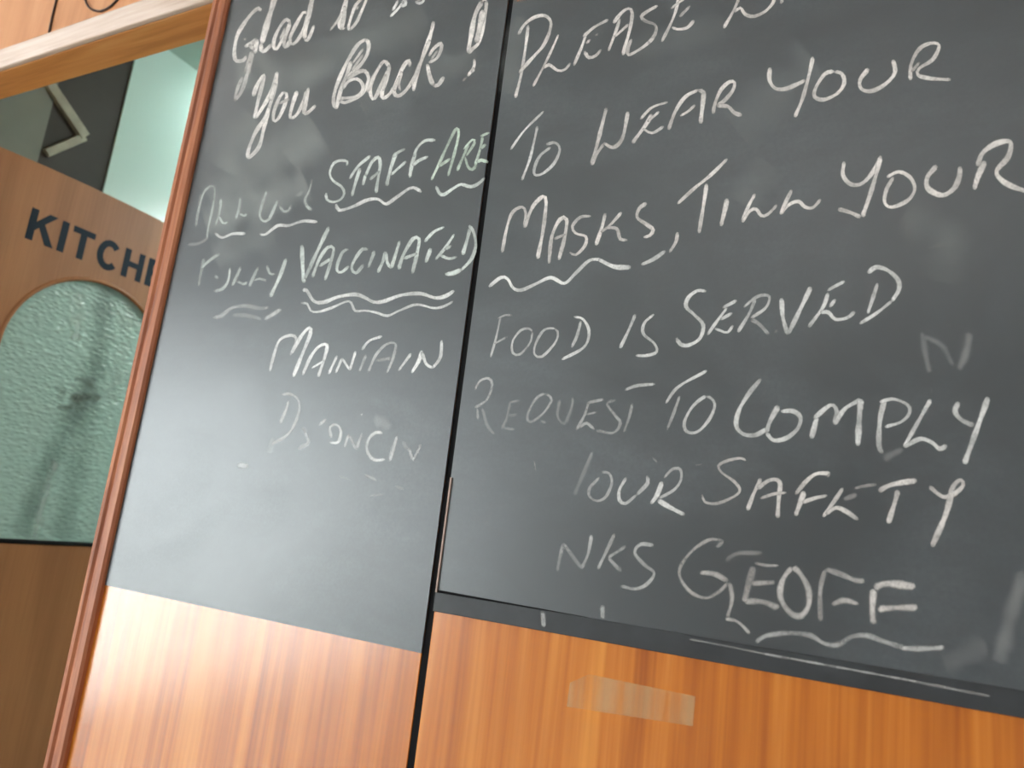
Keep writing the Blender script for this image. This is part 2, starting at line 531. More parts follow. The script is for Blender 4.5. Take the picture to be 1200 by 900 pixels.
for i in range(NA):
    (ya, za), (yb, zb) = arc[i], arc[i + 1]
    bm.faces.new((V(ya, za), V(yb, zb), V(yb, dtop(yb)), V(ya, dtop(ya))))
yl, yr = GC - GR, GC + GR
bm.faces.new((V(DY0, GBOT), V(yl, GBOT), V(yl, GCZ), V(yl, dtop(yl)), V(DY0, dtop(DY0))))
bm.faces.new((V(yr, GBOT), V(DY1, GBOT), V(DY1, dtop(DY1)), V(yr, dtop(yr)), V(yr, GCZ)))
bm.faces.new((V(DY0, DZ0), V(DY1, DZ0), V(DY1, GBOT), V(yr, GBOT), V(yl, GBOT), V(DY0, GBOT)))
ex = bmesh.ops.extrude_face_region(bm, geom=bm.faces[:])
bmesh.ops.translate(bm, vec=(-DT, 0, 0), verts=[g for g in ex['geom'] if isinstance(g, bmesh.types.BMVert)])
bmesh.ops.recalc_face_normals(bm, faces=bm.faces)
me = bpy.data.meshes.new('door_leaf'); bm.to_mesh(me); bm.free(); me.materials.append(DOOR_WOOD)
leaf = bpy.data.objects.new('door_leaf', me); put(leaf, door)
mb = leaf.modifiers.new('bevel', 'BEVEL'); mb.width = 0.002; mb.segments = 2; mb.limit_method = 'ANGLE'
# glass
gp = [(yr - 0.002, GBOT + 0.002), (yl + 0.002, GBOT + 0.002)] + [(GC + (a - GC) * 0.993, b - 0.001) for a, b in arc]
ng = len(gp)
gv = [(XD - 0.015 - t, a, b) for t in (0.0, 0.005) for a, b in gp]
mesh_obj('glass_pane', gv, [tuple(range(ng)), tuple(range(ng, 2 * ng))] + [(i, (i + 1) % ng, ng + (i + 1) % ng, ng + i) for i in range(ng)], GLASS, door)
bead = [(XD - 0.002, GC + (a - GC) * 0.985, GCZ + (b - GCZ) * 0.985) for a, b in arc]
tube('glazing_bead', [(XD - 0.002, yl + 0.004, GBOT + 0.004)] + bead + [(XD - 0.002, yr - 0.004, GBOT + 0.004)], 0.0065, DOOR_WOOD, door)
tube('glazing_bead', [(XD - 0.002, yl, GBOT + 0.004), (XD - 0.002, yr, GBOT + 0.004)], 0.0065, GAP_SHADOW_BLACK, door)
for zz in (0.25, 1.0, 1.8):
    tube('hinge', [(XD + 0.004, DY0 + 0.001, zz), (XD + 0.004, DY0 + 0.001, zz + 0.09)], 0.006, FRAME_METAL, door)

# painted capitals on the door: each glyph a set of bars in a unit box
W = 0.22


def bar(a, b, w=W):
    a = Vector(a); b = Vector(b); d = (b - a).normalized(); nn = Vector((-d.y, d.x)) * w / 2
    return [a - nn, b - nn, b + nn, a + nn]


def arcband(c, rx, ry, a0, a1, w=W, n=18):
    o = []; i_ = []
    for k in range(n + 1):
        a = math.radians(a0 + (a1 - a0) * k / n)
        o.append(Vector((c[0] + rx * math.cos(a), c[1] + ry * math.sin(a))))
        i_.append(Vector((c[0] + (rx - w) * math.cos(a), c[1] + (ry - w) * math.sin(a))))
    return [[o[k], o[k + 1], i_[k + 1], i_[k]] for k in range(n)]


H_ = W / 2
GLYPH = {
    'K': (0.82, [bar((H_, 0), (H_, 1)), [Vector((0.2, 0.32)), Vector((0.2, 0.60)), Vector((0.55, 1)), Vector((0.82, 1))], [Vector((0.30, 0.52)), Vector((0.46, 0.66)), Vector((0.86, 0)), Vector((0.60, 0))]]),
    'I': (W, [bar((H_, 0), (H_, 1))]),
    'T': (0.74, [bar((0.37, 0), (0.37, 0.9)), bar((0, 0.9), (0.74, 0.9), 0.2)]),
    'C': (0.80, arcband((0.42, 0.5), 0.42, 0.52, 42, 318)),
    'H': (0.76, [bar((H_, 0), (H_, 1)), bar((0.76 - H_, 0), (0.76 - H_, 1)), bar((0.2, 0.5), (0.6, 0.5), 0.2)]),
    'E': (0.66, [bar((H_, 0), (H_, 1)), bar((0.2, 0.9), (0.66, 0.9), 0.2), bar((0.2, 0.5), (0.62, 0.5), 0.19), bar((0.2, 0.1), (0.66, 0.1), 0.2)]),
    'N': (0.78, [bar((H_, 0), (H_, 1)), bar((0.78 - H_, 0), (0.78 - H_, 1)), [Vector((0.0, 1)), Vector((0.24, 1)), Vector((0.78, 0)), Vector((0.54, 0))]]),
}
LZ0 = on_side(100, 306.5, XD).z
LH = 0.089
ly = on_side(33, 262, XD).y
for ch in 'KITCHEN':
    wd, polys = GLYPH[ch]
    v = []; fc = []
    for k, q in enumerate(polys):
        base = len(v)
        for x in (XD - 0.0003, XD + 0.0006 + k * 0.00002):
            v += [(x, ly + p.x * LH, LZ0 + p.y * LH) for p in q]
        fc += [(base, base + 1, base + 2, base + 3), (base + 4, base + 5, base + 6, base + 7)] + [(base + i, base + (i + 1) % 4, base + 4 + (i + 1) % 4, base + 4 + i) for i in range(4)]
    mesh_obj('letter', v, fc, LETTER_BLUE, door)
    ly += (wd + 0.155) * LH

# ------------------------------------------------------------------ the chalkboards
BT = 0.0015
left = tag(empty('chalkboard', ((X_POST1 + X_SEAM0) / 2, 0, Z_L)), 'chalkboard with a welcome-back greeting and vaccinated staff notice, beside the kitchen doorway', 'chalkboard')
box('writing_surface', X_POST1 - 0.002, X_SEAM0 + 0.0003, -BT, 0.0005, Z_L, CZ - 0.005, BOARD, left)
right = tag(empty('chalkboard', ((X_SEAM1 + X_END) / 2, 0, Z_R)), 'chalkboard asking guests to wear masks, with a black strip along its lower edge', 'chalkboard')
box('writing_surface', X_SEAM1 - 0.0003, X_END, -BT, 0.0005, Z_R + 0.004, CZ - 0.005, BOARD, right)
box('bottom_strip', X_SEAM1 - 0.0003, X_END, -BT - 0.0012, 0.0005, Z_R, Z_RS, STRIP, right, 0.0006)
xg = on_wall(690, 722).x
mesh_obj('strip_shadow_line', [(X_SEAM1, y, z) for y in (-BT - 0.0003, -BT + 0.0002) for z in (Z_RS - 0.0005, Z_RS + 0.0032)] + [(xg, y, z) for y in (-BT - 0.0003, -BT + 0.0002) for z in (Z_RS - 0.0005, Z_RS + 0.0004)],
         [(0, 1, 3, 2), (4, 6, 7, 5), (0, 4, 5, 1), (2, 3, 7, 6), (0, 2, 6, 4), (1, 5, 7, 3)], GAP_SHADOW_BLACK, right)  # black wedge drawn in as the shadow line above the strip

counter = [0]
WHITE = (0.93, 0.93, 0.92); PINK = (0.97, 0.92, 0.89); GREEN = (0.80, 0.95, 0.82); MINT = (0.87, 0.94, 0.90); ORANGE = (0.75, 0.38, 0.22)


def ribbons(name, strokes, parent, tint, soft, place=on_wall, face=-BT, out=-1):
    """strokes: (width in photo pixels, strength, [pixel points]); each is laid on the board as a thin chalk deposit."""
    verts = []; faces = []; acr = []; stg = []
    rnd = random.Random(counter[0] * 7 + 3)
    for w, s, pts in strokes:
        counter[0] += 1
        off = face + out * (0.00012 + (counter[0] % 60) * 0.000006)
        P = catmull(pts, 3.0)
        L = len(P); base = len(verts)
        ph = rnd.random() * 6.28
        for i, p in enumerate(P):
            t = (P[min(i + 1, L - 1)] - P[max(i - 1, 0)])
            t = t.normalized() if t.length > 1e-6 else Vector((1, 0))
            nn = Vector((-t.y, t.x))
            hw = w * 0.5 * (1 + 0.5 * soft) * (0.92 + 0.14 * math.sin(i * 0.55 + ph) + rnd.uniform(-0.05, 0.05))
            end = min(i, L - 1 - i)
            if end == 0: hw *= 0.62
            k = s * (0.9 + 0.18 * math.sin(i * 0.31 + ph * 2))
            if end == 0: k *= 0.55
            for q in (-1, 1):
                a = p + nn * hw * q
                verts.append(place(a.x, a.y, off)); acr.append(float(q)); stg.append(k)
        for i in range(L - 1):
            b = base + 2 * i
            faces.append((b, b + 1, b + 3, b + 2))
    me = bpy.data.meshes.new(name)
    me.from_pydata([tuple(v) for v in verts], [], faces)
    for nm, vals in (('across', acr), ('strength', stg), ('soft', [soft] * len(verts))):
        at = me.attributes.new(nm, 'FLOAT', 'POINT'); at.data.foreach_set('value', vals)
    ca = me.attributes.new('tint', 'FLOAT_COLOR', 'POINT')
    ca.data.foreach_set('color', [c for _ in verts for c in (*tint, 1.0)])
    me.materials.append(CHALK)
    o = bpy.data.objects.new(name, me)
    return put(o, parent)


def parse(tile, text, gain=1.0):
    x0, y0, s = tile; out = []
    for st in text.split(';'):
        tk = st.split()
        w, k = float(tk[0]), float(tk[1]) * gain
        out.append((w, k, [Vector((x0 + float(a) / s, y0 + float(b) / s)) for a, b in (q.split(',') for q in tk[2:])]))
    return out


def word(parent, tint, letters, soft=0.55, gain=1.0):
    """letters: list of (tile, 'width strength x,y x,y ...; ...') - one entry for each letter, in the tile's own zoomed pixels."""
    sets = [parse(t, s, gain) for t, s in letters]
    p0 = sets[0][0][2][0]
    e = empty('chalk_word', on_wall(p0.x, p0.y), parent)
    for st in sets: ribbons('chalk_letter', st, e, tint, soft)
    return e


def marks(name, parent, tint, tile, text, soft=0.55, gain=1.0):
    for st in text.split('|'): ribbons(name, parse(tile, st, gain), parent, tint, soft)


A = (260, 0, 7.5); B = (380, 0, 6); C = (280, 60, 6.425); D = (220, 200, 4.7375); EE = (370, 140, 5.4545); FF = (340, 250, 5)
G = (300, 370, 3.913); H = (590, 0, 6); I = (760, 0, 6); J = (580, 110, 3.75); K = (880, 0, 3.75); LL = (880, 160, 3.75)
M = (780, 170, 5.4545); N = (560, 200, 3.75); O = (540, 340, 3.529); P_ = (760, 310, 3.75); Q = (860, 360, 3.529)
R_ = (660, 520, 5); T = (860, 540, 4); U = (520, 540, 3.529); VV = (780, 620, 3.529); PX = (0, 0, 1)

# --- left board
word(left, PINK, [
    (A, '5 .9 335,100 325,72 270,110 200,200 140,300 115,400 110,490 130,535 190,530 215,490; 6 .85 200,410 250,385 315,345; 5 .85 315,345 300,400 290,470; 6 .7 240,390 285,440; 8 .5 270,450 240,560 215,660; 5 .55 250,540 220,660 190,760 150,840 110,885; 4 .45 185,670 140,770 110,880; 4 .4 185,345 220,345'),
    (A, '7.5 .95 470,-40 430,100 385,250 350,380; 5 .9 350,380 345,440 380,445 440,385'),
    (A, '4.5 .95 600,205 570,170 520,220 465,330 455,410 480,430 530,350 600,210; 5 .9 600,200 560,320 545,400 570,405 610,345; 4 .6 560,240 510,350'),
    (A, '4.5 .95 745,120 715,110 650,220 600,330 610,385 650,370 720,260 750,130; 6 .95 800,-40 765,130 730,280 725,340; 4 .9 725,340 750,355 780,300 812,220')], 0.45)
word(left, PINK, [
    (B, '6 .95 160,-20 135,80 105,170 120,208; 5 .85 145,40 140,120 120,205; 3 .9 40,215 90,150 130,80; 3 .8 120,208 150,195'),
    (B, '4 .95 270,-10 225,30 195,100 170,190 180,212; 4 .95 180,212 230,150 270,60 300,-10; 3 .8 225,70 240,40')], 0.45)
word(left, WHITE, [
    (B, '3 .95 462,118 520,60 560,0 570,-20; 3 .9 478,75 500,40 520,0; 4 .8 535,40 570,34 572,-6; 4 .7 540,20 560,10'),
    (B, '4 .95 640,10 670,24 695,10 700,-10; 4 .7 650,-5 680,5')], 0.45)
word(left, PINK, [
    (C, '5 .95 105,340 140,250 188,178 182,230 150,350 122,480 125,505; 5 .95 125,505 180,420 240,310 290,155; 5 .95 290,155 270,280 230,420 190,570 150,720 70,810; 5 .95 70,810 70,750 120,620 190,510 230,420; 6 .8 275,240 235,370'),
    (C, '4.5 .95 345,308 310,340 265,450 260,520 290,515 335,430 360,340 345,308; 4 .8 300,395 380,360'),
    (C, '5 .95 440,300 410,380 385,480 395,510; 4.5 .9 395,510 440,470 490,370 525,275; 6 .85 515,300 490,380; 5 .95 525,275 505,380 490,460 515,465 578,408')], 0.45)
word(left, PINK, [
    (B, '5 .95 295,275 240,310 180,400 120,520 75,640 65,720 85,765; 5 .95 190,430 160,520 120,620 95,720 85,765; 5 .95 295,275 313,310 302,380 260,450 205,505 155,555; 3 .7 275,340 240,390 195,450; 3 .6 275,380 240,430 190,500; 5 .9 160,560 230,510 285,500 310,540 300,600 260,660 200,700 140,722 105,705; 4.5 .9 130,625 170,572 230,555 268,590 270,640 220,680 140,690 115,690'),
    (B, '5 .95 460,470 420,432 370,500 325,600 330,680 355,690 400,600 450,490; 4 .8 300,650 350,540 400,450; 5 .95 460,460 440,560 405,650 415,690 460,660 490,610; 5 .7 430,520 415,640'),
    (B, '5 .95 600,470 595,425 555,470 510,570 490,650 520,675 570,640 620,570 650,520; 4 .75 545,500 525,590 535,640; 4 .6 490,640 530,530'),
    (B, '5.5 .95 770,150 745,250 700,380 650,520 625,640; 4 .8 610,600 680,440 745,280; 4.5 .9 735,395 770,340 820,305 822,345 790,410 735,440; 3 .7 750,420 800,350; 6 .9 725,450 740,530 765,600; 5 .85 765,600 800,598 842,540')], 0.45)
word(left, PINK, [
    (B, '6 .95 1110,10 1062,100 1032,250 1010,370; 5 .95 1142,8 1128,120 1090,290 1040,345 1012,375; 3 .9 1108,12 1125,-2 1142,6; 7 .85 1118,70 1090,200 1068,300; 4 .85 1055,415 1052,470 1008,535; 5 .8 1055,475 1035,510; 3 .3 970,570 1002,545')], 0.45)
word(left, MINT, [
    (D, '3.5 .45 45,310 60,220 90,120 135,85 150,110 140,200 115,310 105,380; 4 .3 60,200 75,130'),
    (D, '4 .55 185,155 175,240 152,305; 3.5 .6 172,250 195,290 225,287'),
    (D, '4 .55 292,148 285,210 265,270; 3.5 .5 285,235 310,250 332,240')], 0.7)
marks('chalk_underline', left, WHITE, D, '4 .8 150,345 190,372 250,350 322,350; 4 .25 0,410 60,405 110,375', 0.6)
word(left, MINT, [
    (D, '4.5 .55 440,110 415,180 400,250 420,280 450,270 480,210 500,160'), (D, '4 .42 510,190 530,225 560,220 575,190'),
    (D, '3.5 .38 692,48 675,110 650,170 685,220; 5 .7 655,190 687,220; 4 .25 600,140 640,120')], 0.75)
marks('chalk_underline', left, WHITE, D, '4 .82 400,350 430,355 500,305 560,305 640,280 720,285', 0.6)
word(left, MINT, [
    (D, '4 .32 90,490 75,560 60,640; 4 .55 75,540 120,500 177,460'), (D, '4 .6 235,540 225,610 195,655 145,670; 5 .35 150,580 168,600'),
    (D, '4 .6 295,535 270,590 245,640; 3.5 .6 268,610 310,630 332,618'), (D, '4 .6 392,535 365,590 340,645; 3.5 .65 365,610 400,600 437,612'),
    (D, '4 .6 440,525 455,570 485,575; 5 .75 547,488 510,590 458,702')], 0.7)
marks('chalk_underline', left, WHITE, D, '5 .35 140,815 190,805 240,765 320,750 400,765 450,760|5 .2 250,800 330,805 410,825; 5 .65 425,825 470,800 518,770', 0.8)
word(left, MINT, [
    (EE, '3.6 .82 195,295 202,270 160,262 115,280 90,340 110,390 165,430 182,470 160,510 110,528 70,510 68,470'),
    (EE, '4 .82 215,380 270,300 350,232; 4.5 .82 285,310 255,400 230,492'),
    (EE, '5 .78 300,420 320,350; 4.5 .82 318,360 360,270 400,242 412,290 395,400 385,470; 4 .7 345,385 410,330'),
    (EE, '5 .82 515,210 480,310 452,425; 4 .8 490,240 530,208 575,188; 4 .75 480,355 530,310 578,268'),
    (EE, '5 .82 640,205 615,290 600,372; 4 .82 625,240 650,180 700,135 765,133; 4 .75 618,295 660,262 720,237')], 0.6)
marks('chalk_underline', left, WHITE, EE, '4.5 .9 130,540 150,580 230,560 330,515 400,510 450,540 520,495 600,440 640,440 675,465', 0.6)
word(left, GREEN, [
    (EE, '4 .82 738,388 790,280 840,170 890,70 910,65 910,120 880,240 845,362; 4 .7 785,300 862,250'),
    (EE, '4 .8 980,150 950,220 903,328; 3.5 .8 945,190 1000,130 1015,150 960,235; 4 .75 955,238 972,300 1000,320 1030,290'),
    (EE, '4 .8 1068,108 1050,190 1018,297; 4 .75 1052,106 1112,84; 4 .7 1050,190 1088,158; 4.5 .8 1028,272 1060,260 1102,275')], 0.6)
marks('chalk_underline', left, MINT, EE, '4.5 .88 770,425 790,470 820,480 880,440 930,415 990,430 1040,410 1080,373', 0.6)
word(left, MINT, [
    (FF, '5.5 .78 70,185 72,280 80,408; 5 .7 228,80 170,200 85,385'),
    (FF, '4.5 .72 130,375 170,270 220,200 255,205 240,280 203,392; 4 .65 170,310 240,265'),
    (FF, '4.5 .72 342,212 310,225 280,290 275,335 300,345 345,310'), (FF, '4.5 .62 458,215 425,210 385,260 360,320 385,350 432,300'),
    (FF, '5 .7 495,220 458,318'), (FF, '5 .8 560,225 540,290 513,347; 5 .75 560,225 570,290 592,322; 4.5 .75 592,322 615,250 642,162'),
    (FF, '5 .78 635,328 665,240 720,150 755,150 745,230 715,353; 4 .7 665,265 745,235'),
    (FF, '4 .85 787,167 840,110 903,80; 5 .8 825,205 793,288'), (FF, '4 .85 962,122 910,200 850,272; 4.5 .75 905,212 945,190; 4 .8 880,245 930,265 978,255'),
    (FF, '5 .8 1055,85 1030,180 1010,243; 4.5 .8 1048,70 1075,110 1087,190 1060,270 1000,335; 5.5 .85 1005,330 950,352 908,355')], 0.6)
marks('chalk_underline', left, WHITE, FF, '5 .85 75,455 95,450 140,515 200,520 280,490 380,475 440,495 490,520 550,515 650,480 760,470 850,495 910,485 962,453|3.4 .8 62,525 100,530 120,570 160,578 240,555 345,515 380,570 440,570 500,580 570,600 640,570 740,535 840,555 900,545 958,515', 0.6)
word(left, WHITE, [
    (G, '4 .6 63,255 85,170 110,110 160,90 185,105 175,150 155,180; 5 .75 160,175 210,90 245,55 250,80 215,170 170,280'),
    (G, '4.5 .75 213,272 250,190 290,140 325,135 315,190 285,280; 3.5 .7 255,240 315,205'), (G, '4 .7 372,183 333,267'),
    (G, '4 .72 395,195 365,262; 4 .65 395,195 430,250; 4 .7 430,250 457,163'), (G, '4 .7 485,157 520,115 578,94; 4 .35 505,180 473,257'),
    (G, '4 .38 513,262 550,180 600,130 640,130 630,190 600,262; 4 .3 550,205 620,195'), (G, '4 .65 712,173 653,252'),
    (G, '5 .75 762,160 745,210 713,262; 5 .75 760,165 780,220 810,240; 4.5 .75 810,240 845,190 852,112')], 0.65, 1.3)
word(left, WHITE, [
    (G, '4 .32 150,390 135,440 110,495; 4 .28 118,360 160,360 195,390 195,450 150,540 70,590'), (G, '7 .14 80,560 60,630'),
    (G, '5 .2 215,510 240,580 190,610'), (G, '4.5 .45 288,502 322,474'), (G, '4 .42 345,560 340,510 370,500 390,530 375,580 338,580'),
    (G, '4 .3 405,603 425,545; 4 .26 425,545 460,612; 4 .26 460,612 487,538'), (G, '4.5 .42 580,540 550,535 515,570 510,620 540,660 592,660'),
    (G, '5 .34 647,552 613,667'), (G, '6 .18 675,575 692,612'), (G, '5 .2 700,605 720,665; 4 .15 720,665 757,590')], 0.85, 1.9)
marks('chalk_smudge', left, WHITE, G, '16 .16 540,490 580,485 610,520|3 .25 380,735 432,755|4 .3 498,728 552,755|4 .25 638,780 678,797|3 .22 520,826 582,820|3 .35 480,452 490,455', 0.9)
marks('chalk_smudge', left, WHITE, PX, '7 .4 278,544 291,547', 0.9)
marks('chalk_smudge', left, MINT, PX, '60 .10 250,240 310,190 372,150|36 .10 262,200 280,160 300,140|44 .16 240,262 300,240 360,215|46 .10 340,190 372,160|30 .07 290,55 340,95 390,70|50 .06 300,110 400,60 500,20|36 .06 420,120 500,85 560,70|24 .10 282,70 290,105|40 .08 250,300 320,270', 1.0, 1.3)

# --- right board
word(right, PINK, [
    (H, '4 .9 175,175 155,330 125,520 83,688; 4.5 .88 103,243 150,170 220,120 290,110 332,150 325,220 280,320 210,400 108,512'),
    (H, '3.2 .88 387,243 330,370 260,510 207,608; 4 .85 280,480 320,455 380,495 430,490 472,443'),
    (H, '4 .88 580,240 550,330 493,463; 4 .88 560,258 640,190 738,138; 4 .7 580,305 612,278; 4.5 .82 570,360 600,405 650,390 687,348; 3 .3 645,250 665,240'),
    (H, '4.5 .9 772,163 830,90 880,60 905,90 890,200 838,388; 4 .85 820,130 790,220 738,358; 3.5 .8 780,260 880,170'),
    (H, '4.5 .85 1085,40 1020,75 970,115 1000,150 1060,170 1075,210 1040,280 960,345 880,385 878,330 903,275'),
    (I, '4 .88 212,-15 190,80 150,180 92,293; 3.5 .8 158,60 210,20 258,-12; 4 .82 218,118 255,80 293,42; 4.5 .85 165,190 200,205 270,195 322,143')])
word(right, PINK, [
    (I, '4 .9 638,-15 590,90 527,198; 4.5 .88 605,85 645,55 680,100 740,115 820,80 875,20 885,-15'), (I, '5 .7 928,25 948,-12')])
word(right, WHITE, [
    (J, '3 .85 68,245 130,160 215,76; 3.5 .82 187,142 155,280 118,380'), (J, '4 .72 225,222 265,215 285,245 260,305 210,350 175,355 175,320 200,270 245,235')])
word(right, PINK, [
    (J, '5 .72 490,60 460,180 425,313; 4.5 .7 425,313 450,260 480,218; 5 .72 478,215 520,235 560,195 585,78'),
    (J, '5 .78 690,90 660,140 603,217; 3.5 .75 638,112 690,60 760,36; 4 .7 670,122 722,78; 4 .75 650,152 690,172 742,143'),
    (I, '5 .85 140,912 190,780 260,680 350,632; 6 .85 345,632 385,650 380,740 365,868; 4 .78 222,815 275,785 328,738'),
    (I, '5 .85 453,800 470,720 510,630 570,575 605,582 590,640 530,710 480,740; 6 .82 480,740 560,750 600,790 655,812')])
word(right, PINK, [
    (I, '5.5 .88 855,475 850,560 890,620 960,625 1050,590 1102,563; 5 .88 1157,400 1120,560 1080,700 1028,823'),
    (K, '5 .88 365,315 325,325 285,385 280,425 320,438 380,410 410,365 400,325 365,315'), (K, '5.5 .9 517,302 480,350 485,390 530,400 590,370 632,320 625,262'),
    (K, '5 .88 700,352 705,280 740,215 790,190 827,200 800,260 740,300 735,330 790,345 878,350; 4 .75 705,315 742,273')])
word(right, PINK, [
    (LL, '5.5 .9 410,110 405,170 440,210 490,205 540,150 572,85; 6 .9 570,90 535,220 490,353; 6 .8 383,318 440,335 482,355'),
    (LL, '5 .88 597,178 650,155 700,180 720,230 690,280 620,310 588,290 595,235 627,178'), (LL, '7 .9 817,128 775,180 780,230 840,258 890,230 915,180 920,132'),
    (LL, '7.5 .85 1030,108 1000,170 980,233; 7 .9 995,130 1020,70 1080,30 1140,25 1130,90 1080,150 1100,190 1150,220 1215,242')])
word(right, PINK, [
    (M, '4.6 .92 76,375 180,280 290,190 395,88; 5 .9 263,247 240,400 213,563'), (M, '6 .82 395,342 375,430 353,518'),
    (M, '5 .88 572,312 530,390 490,493; 4.5 .88 490,493 540,420 580,410 610,450 650,445 712,383'),
    (M, '5 .9 807,287 770,360 733,442; 4.8 .9 733,442 790,380 850,360 890,395 940,400 992,347')])
word(right, PINK, [
    (N, '4.2 .8 106,360 130,240 155,180 195,160 210,185 205,250; 5 .85 205,250 240,160 285,115 300,140 285,270 262,387'),
    (N, '5 .82 312,408 325,290 360,215 390,215 380,300 355,392; 4 .75 335,300 385,280'), (N, '4 .8 497,200 450,205 415,245 430,275 475,290 470,330 430,370 403,358'),
    (N, '5 .85 560,187 545,250 518,328; 4 .8 632,183 580,240 540,270; 4.5 .8 560,250 610,255 625,300 657,305'),
    (N, '5 .85 742,143 710,165 700,205 740,235 770,260 755,285 728,292')])
ribbons('chalk_comma', parse(M, '4.5 .88 77,557 65,620 23,687'), right, PINK, 0.55)
marks('chalk_underline', right, WHITE, N, '4.6 .92 48,510 100,470 130,475 155,515 190,525 250,500 320,470 380,495 430,450 490,395 540,390|6 .9 530,390 600,422 672,425|5 .88 718,413 770,390 824,353')
word(right, WHITE, [
    (O, '3 .55 165,108 145,200 123,278; 3 .55 153,117 185,103 214,105; 3 .5 138,222 192,193'), (O, '3.2 .58 295,175 285,160 250,165 215,210 215,260 245,265 285,220 297,175'),
    (O, '3.4 .66 390,160 345,165 310,220 305,265 335,275 385,225 402,185 390,160'), (O, '4 .75 497,128 480,190 458,237; 4 .85 468,110 505,120 530,170 510,235 418,287')])
word(right, WHITE, [
    (O, '4.2 .85 722,100 690,175 658,240'), (O, '4 .8 799,100 760,135 755,180 800,220 810,255 770,270 723,270')])
word(right, WHITE, [
    (P_, '5 .82 253,118 215,115 175,145 165,185 200,220 240,265 225,325 175,355 140,350 123,322'),
    (P_, '4 .85 345,190 300,250 258,310; 4 .8 325,190 388,158; 4 .78 315,242 368,213; 4 .82 290,280 320,292 347,298 372,268'),
    (P_, '4.5 .7 470,150 440,220 392,297; 4 .68 418,187 480,140 530,140 515,190 450,235; 5.5 .55 450,240 490,265 527,307; 4 .3 552,296 568,290'),
    (P_, '6 .82 585,148 590,230 612,308; 6 .85 714,98 670,190 615,303'),
    (P_, '5 .85 790,125 765,190 703,275; 4 .85 785,115 820,95 862,74; 4.5 .8 795,187 822,153; 4.8 .85 755,210 790,210 820,240 870,235 907,208'),
    (P_, '5 .82 1007,82 985,150 963,215; 6 .85 963,37 1000,12 1050,25 1095,65 1100,110 1070,160; 4.5 .85 1070,160 1000,215 927,260')])
word(right, WHITE, [
    (O, '3.6 .45 58,412 80,375 115,365 130,390 110,450 58,487; 3.6 .3 70,490 70,535; 4 .24 90,490 110,560 138,597'),
    (O, '4 .22 205,460 190,530 170,573; 4 .24 205,462 242,458; 4 .2 195,520 232,515; 4 .22 180,570 222,577'),
    (O, '3.6 .36 350,430 310,450 275,520 290,545 340,510 375,455 350,430; 4 .25 330,540 352,550'), (O, '4 .22 410,455 400,520 430,550 460,480 462,445'),
    (O, '4 .4 530,460 510,520 478,577; 4 .42 525,465 592,452; 3.6 .36 515,515 562,505; 4 .5 490,570 520,550 552,577'),
    (O, '4 .38 640,455 605,470 640,520 660,550 630,590 560,580'), (O, '4.5 .68 678,413 730,395 803,389; 4 .38 710,470 695,530 673,587')], 0.7)
word(right, WHITE, [
    (O, '4 .8 847,468 900,400 1018,333; 4 .5 905,438 880,510 853,577'), (O, '4.2 .76 1015,440 960,480 925,545 935,585 980,585 1030,530 1050,470 1015,440')])
word(right, WHITE, [
    (Q, '6 .78 112,297 60,360 20,430 10,490 40,525 90,528 137,503'), (Q, '7 .72 185,408 150,470 135,520; 6 .78 135,520 165,550 220,540 265,500 275,455 245,430 195,430'),
    (Q, '7 .78 320,543 345,450; 6 .75 330,460 400,405 425,430 415,485; 6 .75 415,485 460,420 525,382; 8 .8 525,380 518,470 512,573'),
    (Q, '7 .72 625,380 605,460 600,570 615,605; 4.5 .78 603,392 660,380 720,405 725,440 690,475 625,495'),
    (Q, '5.5 .82 814,382 770,460 703,578; 6 .82 703,578 770,545 820,560 850,585 882,573; 9 .4 775,430 805,425'),
    (Q, '7 .65 930,393 915,430 940,465 992,490; 7.5 .88 1052,372 1010,490 953,648')], 0.6)
marks('chalk_smudge', right, WHITE, Q, '8 .2 780,105 790,180 810,270; 8 .16 790,120 860,160 905,240; 11 .2 975,105 960,190 930,260|10 .2 620,630 660,605 700,590|5 .15 812,345 822,342', 1.0)
word(right, WHITE, [
    (R_, '5 .18 172,48 120,170 65,300'), (R_, '4 .46 225,165 270,175 285,230 250,310 200,335 155,310 155,260 212,198'),
    (R_, '4.6 .68 370,198 330,270 330,330 365,350 430,300; 5 .7 430,300 495,230 490,188'),
    (R_, '6 .85 580,222 550,300 513,352; 3.8 .6 590,200 640,150 685,150 690,210 650,270 560,320; 6 .85 555,330 620,370 712,417')])
word(right, PINK, [
    (R_, '4 .62 1070,100 1040,85 960,100 910,130 930,170 1000,220 1035,270 1000,310 900,350 830,340 815,298'),
    (T, '5.5 .82 127,83 95,150 63,232; 6 .8 110,130 170,90 215,100 210,180 205,268; 4 .72 123,176 190,155 247,150'),
    (T, '5.5 .82 288,157 340,95 390,60 452,60; 4 .6 450,60 437,76; 7 .78 330,143 310,200 288,258; 5 .75 320,195 380,175 438,163'),
    (T, '5.5 .8 512,128 470,190 418,262; 6 .78 430,250 480,220 530,240 583,277; 4 .45 563,130 610,118 667,112; 6 .3 513,181 577,159'),
    (T, '7 .85 678,142 730,115 800,100 858,94; 7 .82 770,138 750,210 723,293'),
    (T, '6 .78 917,118 950,150 990,170 1040,150 1075,115 1065,90 1035,110 1010,160; 8 .88 1022,145 990,260 928,403')], 0.6)
word(right, WHITE, [
    (U, '5 .28 495,343 480,400 469,457; 5 .32 495,340 530,390 570,445; 5 .52 570,445 595,390 612,307'),
    (U, '5 .52 707,302 670,380 637,448; 4.5 .48 753,354 680,400; 5 .48 680,400 733,457'),
    (U, '5 .5 868,350 815,345 790,380 830,430 870,465 840,510 790,530 732,517')], 0.75)
